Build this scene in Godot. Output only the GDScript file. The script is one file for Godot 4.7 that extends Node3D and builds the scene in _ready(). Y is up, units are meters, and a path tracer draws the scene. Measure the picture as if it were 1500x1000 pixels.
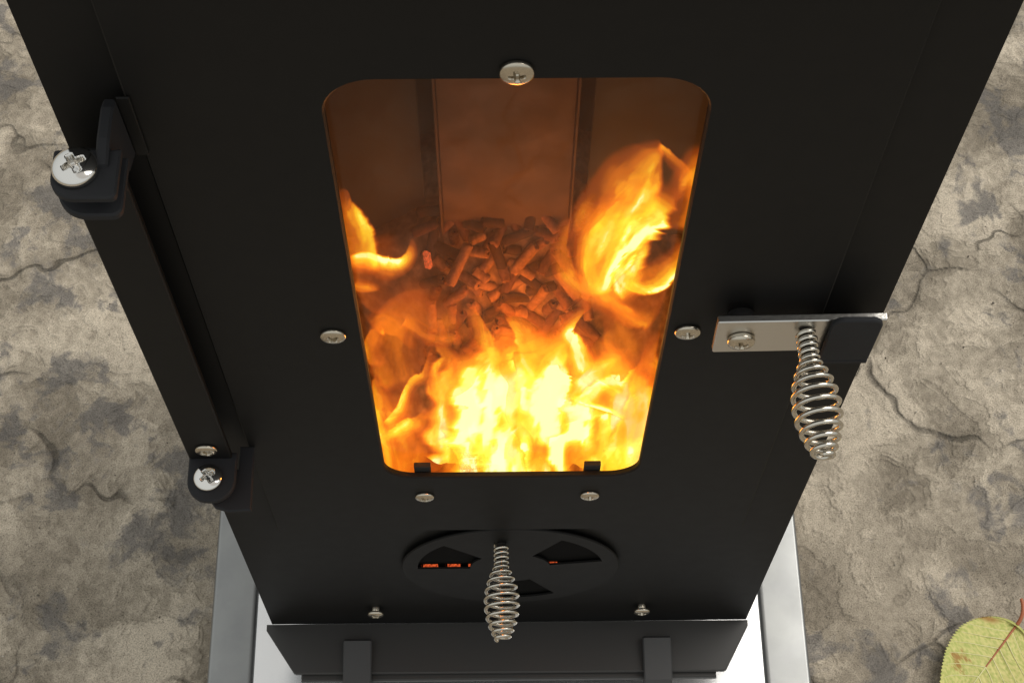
extends Node3D

# ---------------------------------------------------------------- helpers
var M := {}
var names := {}
var stove: Node3D

func numbered(n: String) -> String:
	var k: int = names.get(n, 0)
	names[n] = k + 1
	return n if k == 0 else "%s_%03d" % [n, k]

func mesh_of(st: SurfaceTool) -> ArrayMesh:
	st.index()
	return st.commit()

func begin() -> SurfaceTool:
	var st := SurfaceTool.new()
	st.begin(Mesh.PRIMITIVE_TRIANGLES)
	return st

func part(called: String, mesh: Mesh, mat: Material, parent: Node3D, at := Transform3D()) -> MeshInstance3D:
	var o := MeshInstance3D.new()
	o.name = called
	o.mesh = mesh
	o.material_override = mat
	parent.add_child(o, true)
	o.transform = at
	return o

func tag(o: Node, label: String, category: String, group := "", kind := "") -> void:
	if label != "": o.set_meta("label", label)
	if category != "": o.set_meta("category", category)
	if group != "": o.set_meta("group", group)
	if kind != "": o.set_meta("kind", kind)

# a flat triangle whose outside is n
func tri(st: SurfaceTool, a: Vector3, b: Vector3, c: Vector3, n: Vector3) -> void:
	var g := (c - a).cross(b - a)
	if g.length_squared() < 1e-18: return
	if g.dot(n) < 0.0:
		var t := b; b = c; c = t; g = -g
	g = g.normalized()
	for p: Vector3 in [a, b, c]:
		st.set_normal(g); st.add_vertex(p)

func quad(st: SurfaceTool, a: Vector3, b: Vector3, c: Vector3, d: Vector3, n: Vector3) -> void:
	tri(st, a, b, c, n); tri(st, a, c, d, n)

func inset(poly: PackedVector2Array, b: float) -> PackedVector2Array:
	var out := PackedVector2Array()
	var k := poly.size()
	for i in k:
		var p := poly[i]
		var u := (p - poly[(i + k - 1) % k]).normalized()
		var v := (poly[(i + 1) % k] - p).normalized()
		var n1 := Vector2(-u.y, u.x)
		var n2 := Vector2(-v.y, v.x)
		var m := (n1 + n2)
		m = m / maxf(0.3, m.dot(n1)) if m.length() > 1e-6 else n1
		out.append(p + m * b)
	return out

# polygon (x, y) pushed from z0 to z1 with small bevels, placed by t
func prism(st: SurfaceTool, poly: PackedVector2Array, z0: float, z1: float, bev: float, t := Transform3D()) -> void:
	var area := 0.0
	for i in poly.size(): area += poly[i].cross(poly[(i + 1) % poly.size()])
	if area < 0.0: poly.reverse()
	var ins := inset(poly, bev)
	var ix := Geometry2D.triangulate_polygon(ins)
	for zz: Array in [[z1, 1.0], [z0, -1.0]]:
		var n: Vector3 = t.basis * Vector3(0, 0, zz[1])
		for i in range(0, ix.size(), 3):
			tri(st, t * Vector3(ins[ix[i]].x, ins[ix[i]].y, zz[0]), t * Vector3(ins[ix[i + 1]].x, ins[ix[i + 1]].y, zz[0]), t * Vector3(ins[ix[i + 2]].x, ins[ix[i + 2]].y, zz[0]), n)
	var k := poly.size()
	for i in k:
		var j := (i + 1) % k
		var e := poly[j] - poly[i]
		var n := t.basis * Vector3(e.y, -e.x, 0)
		var a := poly[i]; var b := poly[j]; var c := ins[j]; var d := ins[i]
		quad(st, t * Vector3(a.x, a.y, z0 + bev), t * Vector3(b.x, b.y, z0 + bev), t * Vector3(b.x, b.y, z1 - bev), t * Vector3(a.x, a.y, z1 - bev), n)
		if bev > 0.0:
			quad(st, t * Vector3(a.x, a.y, z1 - bev), t * Vector3(b.x, b.y, z1 - bev), t * Vector3(c.x, c.y, z1), t * Vector3(d.x, d.y, z1), n + t.basis * Vector3(0, 0, e.length()))
			quad(st, t * Vector3(a.x, a.y, z0 + bev), t * Vector3(b.x, b.y, z0 + bev), t * Vector3(c.x, c.y, z0), t * Vector3(d.x, d.y, z0), n - t.basis * Vector3(0, 0, e.length()))

func rect(x0: float, y0: float, x1: float, y1: float) -> PackedVector2Array:
	return PackedVector2Array([Vector2(x0, y0), Vector2(x1, y0), Vector2(x1, y1), Vector2(x0, y1)])

# rectangle with four corner radii (lower left, lower right, upper right, upper left)
func rrect(x0: float, y0: float, x1: float, y1: float, r: Array, seg := 8) -> PackedVector2Array:
	var out := PackedVector2Array()
	var cs := [Vector2(x0 + r[0], y0 + r[0]), Vector2(x1 - r[1], y0 + r[1]), Vector2(x1 - r[2], y1 - r[2]), Vector2(x0 + r[3], y1 - r[3])]
	for q in 4:
		if r[q] <= 0.0:
			out.append(cs[q]); continue
		for i in seg + 1:
			out.append(cs[q] + Vector2.from_angle(PI + PI / 2 * q + PI / 2 * i / seg) * r[q])
	return out

func box(st: SurfaceTool, x0: float, y0: float, z0: float, x1: float, y1: float, z1: float, bev := 0.0004) -> void:
	prism(st, rect(x0, y0, x1, y1), z0, z1, bev)

# lies flat: polygon given as (x, z), from y0 up to y1
func slab(st: SurfaceTool, poly: PackedVector2Array, y0: float, y1: float, bev: float) -> void:
	prism(st, poly, y0, y1, bev, Transform3D(Basis(Vector3(1, 0, 0), Vector3(0, 0, 1), Vector3(0, 1, 0)), Vector3.ZERO))

# smooth surface over rows of points; flip turns it inside out
func grid(st: SurfaceTool, pts: Array, uvs: Array, close_j := false, flip := false, cut := -1.0) -> void:
	var ni := pts.size()
	var nj: int = pts[0].size()
	var nrm := []
	for i in ni:
		var row := PackedVector3Array()
		for j in nj:
			var jm := (j - 1 + nj) % nj if close_j else maxi(j - 1, 0)
			var jp := (j + 1) % nj if close_j else mini(j + 1, nj - 1)
			var du: Vector3 = pts[mini(i + 1, ni - 1)][j] - pts[maxi(i - 1, 0)][j]
			var dv: Vector3 = pts[i][jp] - pts[i][jm]
			var n := du.cross(dv)
			if n.length_squared() < 1e-20: n = Vector3(0, 0, 1e-9)
			row.append(n.normalized() * (-1.0 if flip else 1.0))
		nrm.append(row)
	for i in ni - 1:
		for j in (nj if close_j else nj - 1):
			var j2 := (j + 1) % nj
			if cut >= 0.0 and maxf(maxf(uvs[i][j].x, uvs[i][j2].x), maxf(uvs[i + 1][j].x, uvs[i + 1][j2].x)) < cut: continue
			var q := [[i, j], [i, j2], [i + 1, j2], [i, j], [i + 1, j2], [i + 1, j]]
			if flip: q = [[i, j], [i + 1, j2], [i, j2], [i, j], [i + 1, j], [i + 1, j2]]
			for c: Array in q:
				st.set_normal(nrm[c[0]][c[1]])
				if uvs: st.set_uv(uvs[c[0]][c[1]])
				st.add_vertex(pts[c[0]][c[1]])

# profile of (radius, height) turned about z
func lathe(st: SurfaceTool, prof: Array, seg: int, t := Transform3D()) -> void:
	var pts := []
	for p: Vector2 in prof:
		var row := PackedVector3Array()
		for k in seg: row.append(t * Vector3(cos(TAU * k / seg) * p.x, sin(TAU * k / seg) * p.x, p.y))
		pts.append(row)
	grid(st, pts, [], true, false)

func tube(st: SurfaceTool, path: PackedVector3Array, r: Array, seg: int) -> void:
	var pts := []
	var up := Vector3(0.13, 0.31, 0.94)
	for i in path.size():
		var d := (path[mini(i + 1, path.size() - 1)] - path[maxi(i - 1, 0)]).normalized()
		var a := d.cross(up).normalized()
		var b := a.cross(d).normalized()
		up = b.lerp(up, 0.0) if i else b
		var row := PackedVector3Array()
		for k in seg: row.append(path[i] + (a * cos(TAU * k / seg) + b * sin(TAU * k / seg)) * float(r[mini(i, r.size() - 1)]))
		pts.append(row)
	grid(st, pts, [], true, true)
	for e: int in [0, path.size() - 1]:
		var out := (path[0] - path[1]) if e == 0 else (path[e] - path[e - 1])
		for k in seg: tri(st, path[e], pts[e][k], pts[e][(k + 1) % seg], out)

func noise(sd: int, freq: float, oct := 4, warp := 0.0, warpfreq := 0.01) -> FastNoiseLite:
	var n := FastNoiseLite.new()
	n.seed = sd
	n.noise_type = FastNoiseLite.TYPE_SIMPLEX_SMOOTH
	n.frequency = freq
	n.fractal_octaves = oct
	if oct == 1: n.fractal_type = FastNoiseLite.FRACTAL_NONE
	if warp > 0.0:
		n.domain_warp_enabled = true
		n.domain_warp_amplitude = warp
		n.domain_warp_frequency = warpfreq
		n.domain_warp_fractal_octaves = 3
	return n

func mat(color_linear: Color, rough: float, metal := 0.0, spec := 0.5) -> StandardMaterial3D:
	var m := StandardMaterial3D.new()
	m.albedo_color = color_linear.linear_to_srgb()
	m.roughness = rough
	m.metallic = metal
	m.metallic_specular = spec
	return m

func noise_tex(n: FastNoiseLite, size: int, lo: Color, hi: Color, normal := false, bump := 1.0) -> NoiseTexture2D:
	var t := NoiseTexture2D.new()
	t.width = size
	t.height = size
	t.seamless = true
	t.noise = n
	if normal:
		t.as_normal_map = true
		t.bump_strength = bump
	else:
		var g := Gradient.new()
		g.set_color(0, lo)
		g.set_color(1, hi)
		t.color_ramp = g
	return t

func triplanar(m: StandardMaterial3D, per_metre: float) -> void:
	m.uv1_triplanar = true
	m.uv1_world_triplanar = true
	m.uv1_scale = Vector3.ONE * per_metre

# ---------------------------------------------------------------- materials
func materials() -> void:
	var black := mat(Color(0.0062, 0.0059, 0.0055), 0.62, 0.0, 0.33)
	black.roughness_texture = noise_tex(noise(3, 0.02, 4), 256, Color(0.94, 0.94, 0.94), Color(1, 1, 1))
	black.roughness = 0.62
	black.normal_enabled = true
	black.normal_scale = 0.02
	black.normal_texture = noise_tex(noise(4, 0.12, 3), 512, Color.BLACK, Color.WHITE, true, 3.0)
	triplanar(black, 14.0)
	M.black = black
	M.bracket = mat(Color(0.019, 0.0195, 0.0215), 0.72, 0.0, 0.36)
	M.strap = mat(Color(0.045, 0.045, 0.045), 0.45, 0.0, 0.5)
	M.lip = mat(Color(0.034, 0.0325, 0.0305), 0.5, 0.0, 0.5)
	M.vent_shade = mat(Color(0.0036, 0.0034, 0.0031), 0.9, 0.0, 0.25)  # darker than the body paint: recess shade put into the colour
	M.dark = mat(Color(0.012, 0.011, 0.010), 0.8)
	var chute_brown := mat(Color(0.090, 0.046, 0.031), 0.75, 0.0, 0.3)  # mottled reddish brown for the chute plate and flanges
	chute_brown.albedo_texture = noise_tex(noise(9, 0.012, 5, 40.0, 0.01), 512, Color(0.62, 0.55, 0.5), Color(1, 1, 1))
	triplanar(chute_brown, 6.0)
	M.chute_brown = chute_brown
	M.wall = mat(Color(0.036, 0.029, 0.023), 0.85, 0.0, 0.3)
	var steel := mat(Color(0.60, 0.585, 0.55), 0.3, 1.0)
	steel.normal_enabled = true
	steel.normal_scale = 0.1
	steel.normal_texture = noise_tex(noise(12, 0.06, 3), 256, Color.BLACK, Color.WHITE, true, 3.0)
	triplanar(steel, 25.0)
	M.plate = steel
	M.chrome = mat(Color(0.78, 0.76, 0.72), 0.1, 1.0)
	M.nickel = mat(Color(0.64, 0.60, 0.52), 0.2, 1.0)
	M.zinc_screw = mat(Color(0.60, 0.54, 0.44), 0.24, 1.0)
	var zinc := mat(Color(0.345, 0.35, 0.34), 0.42, 0.85)
	zinc.albedo_texture = noise_tex(noise(21, 0.01, 5, 60.0, 0.008), 512, Color(0.92, 0.92, 0.93), Color(1, 1, 1))
	zinc.roughness_texture = noise_tex(noise(22, 0.02, 4), 256, Color(0.75, 0.75, 0.75), Color(1, 1, 1))
	triplanar(zinc, 5.0)
	M.zinc = zinc
	var pan := mat(Color(0.93, 0.93, 0.93), 0.30, 0.9)
	pan.roughness_texture = noise_tex(noise(23, 0.015, 4), 256, Color(0.6, 0.6, 0.6), Color(1, 1, 1))
	triplanar(pan, 6.0)
	M.pan = pan
	var glass := mat(Color(0.05, 0.035, 0.02), 0.02)
	glass.albedo_color.a = 0.04
	glass.metallic_specular = 0.27
	glass.transparency = BaseMaterial3D.TRANSPARENCY_ALPHA
	M.glass = glass
	for k in 4:
		var c: Color = [Color(0.24, 0.10, 0.055), Color(0.15, 0.060, 0.034), Color(0.33, 0.155, 0.085), Color(0.06, 0.028, 0.019)][k]
		var p := mat(c, 0.9, 0.0, 0.2)
		p.albedo_texture = noise_tex(noise(31 + k, 0.05, 4), 128, Color(0.55, 0.5, 0.45), Color(1, 1, 1))
		triplanar(p, 60.0)
		M["pellet%d" % k] = p
	var em := mat(Color(0.1, 0.03, 0.02), 0.9)
	em.emission_enabled = true
	em.emission = Color(1.0, 0.24, 0.08)
	em.emission_energy_multiplier = 1.3
	em.emission = Color.BLACK
	em.emission_texture = noise_tex(noise(36, 0.06, 3), 128, Color(0.12, 0.01, 0.006), Color(1.0, 0.42, 0.20))
	em.emission_energy_multiplier = 1.5
	triplanar(em, 70.0)
	M.ember = em
	var bed := mat(Color(0.42, 0.22, 0.12), 0.95, 0.0, 0.2)
	bed.albedo_texture = noise_tex(noise(41, 0.03, 5), 512, Color(0.3, 0.28, 0.26), Color(1, 1, 1))
	triplanar(bed, 12.0)
	M.bed = bed
	# flame: one strip of colour by heat, glow past white at the hot end
	var w := 256
	var glow := Image.create(w, 4, false, Image.FORMAT_RGBAF)
	var veil := Image.create(w, 4, false, Image.FORMAT_RGBA8)
	# heat, light that one sheet adds, how much it veils what lies behind
	var stops := [[0.0, Color(0.0, 0.0, 0.0), 0.0], [0.2, Color(0.20, 0.030, 0.002), 0.12], [0.42, Color(0.58, 0.125, 0.006), 0.34], [0.58, Color(0.88, 0.29, 0.012), 0.50], [0.74, Color(1.05, 0.58, 0.025), 0.60], [0.88, Color(1.25, 0.92, 0.09), 0.68], [1.0, Color(1.6, 1.4, 0.55), 0.75]]
	for x in w:
		var h := float(x) / (w - 1)
		var s := 0
		while s < stops.size() - 2 and h > stops[s + 1][0]: s += 1
		var f: float = smoothstep(0.0, 1.0, (h - stops[s][0]) / (stops[s + 1][0] - stops[s][0]))
		var c: Color = stops[s][1].lerp(stops[s + 1][1], f)
		for y in 4:
			var v := maxf(lerpf(stops[s][2], stops[s + 1][2], f), 0.004)
			glow.set_pixel(x, y, Color(c.r / v, c.g / v, c.b / v))
			veil.set_pixel(x, y, Color(0.02, 0.01, 0.01, lerpf(stops[s][2], stops[s + 1][2], f)))
	var fl := StandardMaterial3D.new()
	fl.albedo_texture = ImageTexture.create_from_image(veil)
	fl.transparency = BaseMaterial3D.TRANSPARENCY_ALPHA
	fl.cull_mode = BaseMaterial3D.CULL_DISABLED
	fl.roughness = 1.0
	fl.metallic_specular = 0.0
	fl.emission_enabled = true
	fl.emission_texture = ImageTexture.create_from_image(glow)
	fl.emission_energy_multiplier = 1.0
	fl.texture_repeat = false
	M.flame = fl

# ---------------------------------------------------------------- ground
const TILE := 1.25

func bytes(n: FastNoiseLite, size: int, seamless := true) -> PackedByteArray:
	var im := n.get_seamless_image(size, size) if seamless else n.get_image(size, size)
	im.convert(Image.FORMAT_L8)
	return im.get_data()

func ground_material() -> StandardMaterial3D:
	var S := 1536
	var a := bytes(noise(101, 0.0032, 4, 60.0, 0.003), S)
	var bn := noise(102, 0.0085, 6, 70.0, 0.005)
	bn.fractal_gain = 0.58
	var b := bytes(bn, S)
	var c := bytes(noise(103, 0.09, 4), S)
	var cell := noise(104, 0.0042, 2, 70.0, 0.0045)
	cell.domain_warp_fractal_octaves = 2
	cell.noise_type = FastNoiseLite.TYPE_CELLULAR
	cell.cellular_return_type = FastNoiseLite.RETURN_DISTANCE2_SUB
	cell.fractal_type = FastNoiseLite.FRACTAL_NONE
	var e := bytes(cell, S, false)
	var cell2: FastNoiseLite = cell.duplicate()
	cell2.seed = 205
	cell2.frequency = 0.0075
	var e2 := bytes(cell2, S, false)
	var k := bytes(noise(106, 0.006, 3), S)
	var patch := noise(108, 0.0135, 4, 45.0, 0.012)
	patch.fractal_gain = 0.68
	var p2 := bytes(patch, S)
	var rgb := PackedByteArray(); rgb.resize(S * S * 3)
	var hgt := PackedByteArray(); hgt.resize(S * S)
	for i in S * S:
		var fa := a[i] / 255.0
		var fb := b[i] / 255.0
		var fc := c[i] / 255.0
		var fk := k[i] / 255.0
		# creases of the stamped slate: narrow lines, only here and there
		var m := clampf((fk - 0.44) * 5.0, 0.0, 1.0)
		var m2 := clampf((0.52 - fk) * 5.0, 0.0, 1.0)
		var l1 := clampf(1.3 - e[i] * 0.55, 0.0, 1.0) * m
		var l2 := clampf(1.3 - e2[i] * 0.5, 0.0, 1.0) * m2
		var crease := maxf(l1, l2 * 0.7)
		var soft := maxf(clampf(1.0 - e[i] / 22.0, 0.0, 1.0) * m, clampf(1.0 - e2[i] / 18.0, 0.0, 1.0) * m2)
		# layered flakes
		var st := fb * 6.0
		var step := (floorf(st) + smoothstep(0.36, 0.64, st - floorf(st))) / 6.0
		var tone := clampf(0.48 + (fa - 0.5) * 0.45 + (fb - 0.5) * 1.75 + (step - fb) * 0.9 + (fc - 0.5) * 0.60, 0.0, 1.0)
		var blue := clampf((0.325 - p2[i] / 255.0 * 0.8 - (fa - 0.5) * 0.30 + (fc - 0.5) * 0.12) * 9.0, 0.0, 1.0)
		var r := lerpf(141.0, 216.0, tone)
		var g := lerpf(131.0, 203.0, tone)
		var bl := lerpf(116.0, 183.0, tone)
		r = lerpf(r, 98.0, blue * 0.56); g = lerpf(g, 96.0, blue * 0.56); bl = lerpf(bl, 97.0, blue * 0.56)
		var dk := 1.0 - crease * 0.26 - soft * 0.05
		rgb[i * 3] = int(r * dk); rgb[i * 3 + 1] = int(g * dk); rgb[i * 3 + 2] = int(bl * dk)
		hgt[i] = int(clampf(0.50 + (step - 0.5) * 0.55 + (fa - 0.5) * 0.3 + (fc - 0.5) * 0.09 - crease * 0.22 - soft * 0.10, 0.0, 1.0) * 255.0)
	var m3 := StandardMaterial3D.new()
	m3.albedo_texture = ImageTexture.create_from_image(Image.create_from_data(S, S, false, Image.FORMAT_RGB8, rgb))
	m3.heightmap_enabled = true
	m3.heightmap_scale = 0.9
	m3.heightmap_texture = ImageTexture.create_from_image(Image.create_from_data(S, S, false, Image.FORMAT_L8, hgt))
	m3.roughness = 0.8
	m3.metallic_specular = 0.3
	# fine grit and pits
	var D := 1024
	var p := bytes(noise(111, 0.34, 3), D)
	var q := bytes(noise(112, 0.28, 2), D)
	var gr := PackedByteArray(); gr.resize(D * D * 3)
	for i in D * D:
		var v := 0.92 + (p[i] / 255.0 - 0.5) * 0.50
		var pit := clampf((0.20 - q[i] / 255.0) * 16.0, 0.0, 1.0)
		v = clampf(v * (1.0 - pit * 0.45), 0.0, 1.0)
		gr[i * 3] = int(v * 255.0); gr[i * 3 + 1] = int(v * 254.0); gr[i * 3 + 2] = int(v * 252.0)
	m3.detail_enabled = true
	m3.detail_albedo = ImageTexture.create_from_image(Image.create_from_data(D, D, false, Image.FORMAT_RGB8, gr))
	m3.detail_blend_mode = BaseMaterial3D.BLEND_MODE_MUL
	m3.detail_uv_layer = BaseMaterial3D.DETAIL_UV_2
	return m3

func build_ground() -> void:
	var xs := PackedFloat32Array()
	var zs := PackedFloat32Array()
	for v: float in [-40.0, -12.0, -4.0, -1.6]: xs.append(v); zs.append(v)
	for i in 301: xs.append(-0.75 + i * 0.005)
	for i in 261: zs.append(-0.90 + i * 0.005)
	for v: float in [1.6, 4.0, 12.0, 40.0]: xs.append(v); zs.append(v)
	var big := noise(120, 3.0, 3)
	var ridge := noise(121, 6.0, 3, 0.08, 5.0)
	var nx := xs.size()
	var verts := PackedVector3Array()
	var h := PackedFloat32Array()
	for j in zs.size():
		for i in nx:
			var x := xs[i]; var z := zs[j]
			var y := big.get_noise_2d(x, z) * 0.0022 + ridge.get_noise_2d(x, z) * 0.0016
			y *= clampf((0.75 - absf(x)) * 12.0, 0.0, 1.0) * clampf(minf(z + 0.9, 0.4 - z) * 12.0, 0.0, 1.0)
			if absf(x) < 0.21 and z > -0.34 and z < 0.15: y = minf(y, 0.0005)
			verts.append(Vector3(x, y, z))
	var nrm := PackedVector3Array()
	var uv := PackedVector2Array()
	var uv2 := PackedVector2Array()
	var ix := PackedInt32Array()
	for j in zs.size():
		for i in nx:
			var dx := verts[j * nx + mini(i + 1, nx - 1)] - verts[j * nx + maxi(i - 1, 0)]
			var dz := verts[mini(j + 1, zs.size() - 1) * nx + i] - verts[maxi(j - 1, 0) * nx + i]
			nrm.append(dz.cross(dx).normalized())
			var v := verts[j * nx + i]
			uv.append(Vector2(v.x, v.z) / TILE + Vector2(0.37, 0.61))
			uv2.append(Vector2(v.x * 0.96 + v.z * 0.28, v.z * 0.96 - v.x * 0.28) / 0.42)
			if i < nx - 1 and j < zs.size() - 1:
				var o := j * nx + i
				ix.append_array([o, o + 1, o + nx + 1, o, o + nx + 1, o + nx])
	var arr := []
	arr.resize(Mesh.ARRAY_MAX)
	arr[Mesh.ARRAY_VERTEX] = verts; arr[Mesh.ARRAY_NORMAL] = nrm; arr[Mesh.ARRAY_TEX_UV] = uv; arr[Mesh.ARRAY_TEX_UV2] = uv2; arr[Mesh.ARRAY_INDEX] = ix
	var am := ArrayMesh.new()
	am.add_surface_from_arrays(Mesh.PRIMITIVE_TRIANGLES, arr)
	var g := part("ground", am, ground_material(), self)
	tag(g, "stamped beige and grey slate patterned concrete patio", "", "", "structure")

# ---------------------------------------------------------------- small hardware
var screw_mesh: ArrayMesh
var spring_mesh: ArrayMesh

# a cross-recess screw head of radius 1, flat side at z = 0
func make_screw_mesh() -> ArrayMesh:
	var st := begin()
	var pts := []
	for i in 27:
		var row := PackedVector3Array()
		for k in 72:
			var a := TAU * k / 72
			var r: float
			var z: float
			if i < 22:
				r = 0.97 * i / 21.0
				z = 0.28 + 0.42 * sqrt(maxf(0.0, 1.0 - r * r))
				var x := r * cos(a); var y := r * sin(a)
				for ab: Array in [[x, y], [y, x]]:
					var along := absf(ab[0]); var across := absf(ab[1])
					if along < 0.52:
						z -= 0.62 * smoothstep(0.16, 0.10, across) * smoothstep(0.54, 0.30, along) * (1.0 if ab[0] == x else 0.999)
				z = maxf(z, 0.06)
			else:
				r = [1.0, 1.0, 0.98, 0.9, 0.0][i - 22]
				z = [0.26, 0.10, 0.03, 0.0, 0.0][i - 22]
			row.append(Vector3(r * cos(a), r * sin(a), z))
		pts.append(row)
	grid(st, pts, [], true, true)
	return mesh_of(st)

func screw(parent: Node3D, at: Vector3, radius: float, normal: Vector3, m: Material, turn := 0.3, tall := 1.0) -> MeshInstance3D:
	var b := Basis(Quaternion(Vector3(0, 0, 1), normal)) * Basis(Vector3(0, 0, 1), turn) * Basis.from_scale(Vector3(radius, radius, radius * tall))
	return part("screw", screw_mesh, m, parent, Transform3D(b, at - off(parent)))

func off(parent: Node3D) -> Vector3:
	var o := Vector3.ZERO
	var n: Node = parent
	while n is Node3D and n != self:
		o += n.position
		n = n.get_parent()
	return o

# open coil grip, 52 mm long, along +z
func make_spring_mesh() -> ArrayMesh:
	var st := begin()
	var path := PackedVector3Array()
	var n := 620
	var z := 0.0
	var ang := 0.6
	for i in n + 1:
		var t := float(i) / n          # over the turns
		var turns := t * 14.2
		var r := 0.0031
		var pitch := 0.0025
		if turns > 4.4:
			var s := (turns - 4.4) / 9.8
			r = 0.0031 + 0.0052 * pow(sin(PI * clampf(s, 0.0, 1.0)), 1.25)
			pitch = lerpf(0.0023, 0.0048, sin(PI * clampf(s, 0.0, 1.0)))
		path.append(Vector3(r * cos(ang), r * sin(ang), z))
		ang += TAU * 14.2 / n
		z += pitch * 14.2 / n
	tube(st, path, [0.00098], 10)
	return mesh_of(st)

func spring(parent: Node3D, at: Vector3, dir: Vector3, turn: float) -> void:
	var b := Basis(Quaternion(Vector3(0, 0, 1), dir.normalized())) * Basis(Vector3(0, 0, 1), turn)
	var sp := part("spring_handle", spring_mesh, M.nickel, parent, Transform3D(b, at - off(parent)))
	sp.set_meta("label", "coiled nickel wire grip")
	var st := begin()
	lathe(st, [Vector2(0.0, -0.004), Vector2(0.0022, -0.004), Vector2(0.0022, 0.012), Vector2(0.0, 0.0125)], 16)
	part("stud", mesh_of(st), M.dark, parent, Transform3D(b, at - off(parent)))

func plain(called: String, st: SurfaceTool, m: Material, parent: Node3D) -> MeshInstance3D:
	return part(called, mesh_of(st), m, parent, Transform3D(Basis(), -off(parent)))

# ---------------------------------------------------------------- stove
const HX := 0.1396       # half width of the body
const Y0 := 0.088        # bottom of the body
const YT := 0.80
const WX := 0.0577       # half width of the window
const W0 := 0.318
const W1 := 0.620

func window_plate() -> ArrayMesh:
	# the door: a 2.7 mm plate with a rounded window cut in it
	var st := begin()
	var z0 := -0.0027
	var z1 := 0.0
	var bev := 0.0007
	var x := 0.1158
	var y0 := 0.2492
	var y1 := 0.775
	var hole := rrect(-WX, W0, WX, W1, [0.014, 0.014, 0.016, 0.016], 10)
	var rim := inset(hole, -bev)
	var outer := rect(-x, y0, x, y1)
	var oin := inset(outer, bev)
	for side: Array in [[z1, 1.0, rim], [z0, -1.0, hole]]:
		var n := Vector3(0, 0, side[1])
		var loop: PackedVector2Array = side[2]
		var k := loop.size()
		for i in k:
			var a := loop[i]; var b := loop[(i + 1) % k]
			var mid := (a + b) * 0.5
			var c := oin[0 if mid.x < 0 and mid.y < 0.47 else 1 if mid.y < 0.47 else 2 if mid.x > 0 else 3]
			# long straight runs reach to two corners, short arc pieces to one
			if a.distance_to(b) > 0.02:
				var e := b - a
				var f: Array = [oin[0], oin[1]] if e.x > 0.02 else [oin[1], oin[2]] if e.y > 0.02 else [oin[2], oin[3]] if e.x < -0.02 else [oin[3], oin[0]]
				quad(st, Vector3(a.x, a.y, side[0]), Vector3(b.x, b.y, side[0]), Vector3(f[1].x, f[1].y, side[0]), Vector3(f[0].x, f[0].y, side[0]), n)
			else:
				tri(st, Vector3(a.x, a.y, side[0]), Vector3(b.x, b.y, side[0]), Vector3(c.x, c.y, side[0]), n)
	var kk := hole.size()
	for i in kk:
		var j := (i + 1) % kk
		var e := hole[j] - hole[i]
		var n := Vector3(-e.y, e.x, 0)
		quad(st, Vector3(hole[i].x, hole[i].y, z0), Vector3(hole[j].x, hole[j].y, z0), Vector3(hole[j].x, hole[j].y, z1 - bev), Vector3(hole[i].x, hole[i].y, z1 - bev), n)
		quad(st, Vector3(hole[i].x, hole[i].y, z1 - bev), Vector3(hole[j].x, hole[j].y, z1 - bev), Vector3(rim[j].x, rim[j].y, z1), Vector3(rim[i].x, rim[i].y, z1), n + Vector3(0, 0, e.length()))
	for i in 4:
		var j := (i + 1) % 4
		var e := outer[j] - outer[i]
		var n := Vector3(e.y, -e.x, 0)
		quad(st, Vector3(outer[i].x, outer[i].y, z0), Vector3(outer[j].x, outer[j].y, z0), Vector3(outer[j].x, outer[j].y, z1 - bev), Vector3(outer[i].x, outer[i].y, z1 - bev), n)
		quad(st, Vector3(outer[i].x, outer[i].y, z1 - bev), Vector3(outer[j].x, outer[j].y, z1 - bev), Vector3(oin[j].x, oin[j].y, z1), Vector3(oin[i].x, oin[i].y, z1), n + Vector3(0, 0, e.length()))
	return mesh_of(st)

const DC := Vector2(0.0, 0.1925)
const DR := 0.0575
const SECT := [[11.0, 58.0], [134.0, 180.0], [254.0, 300.0]]

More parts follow.
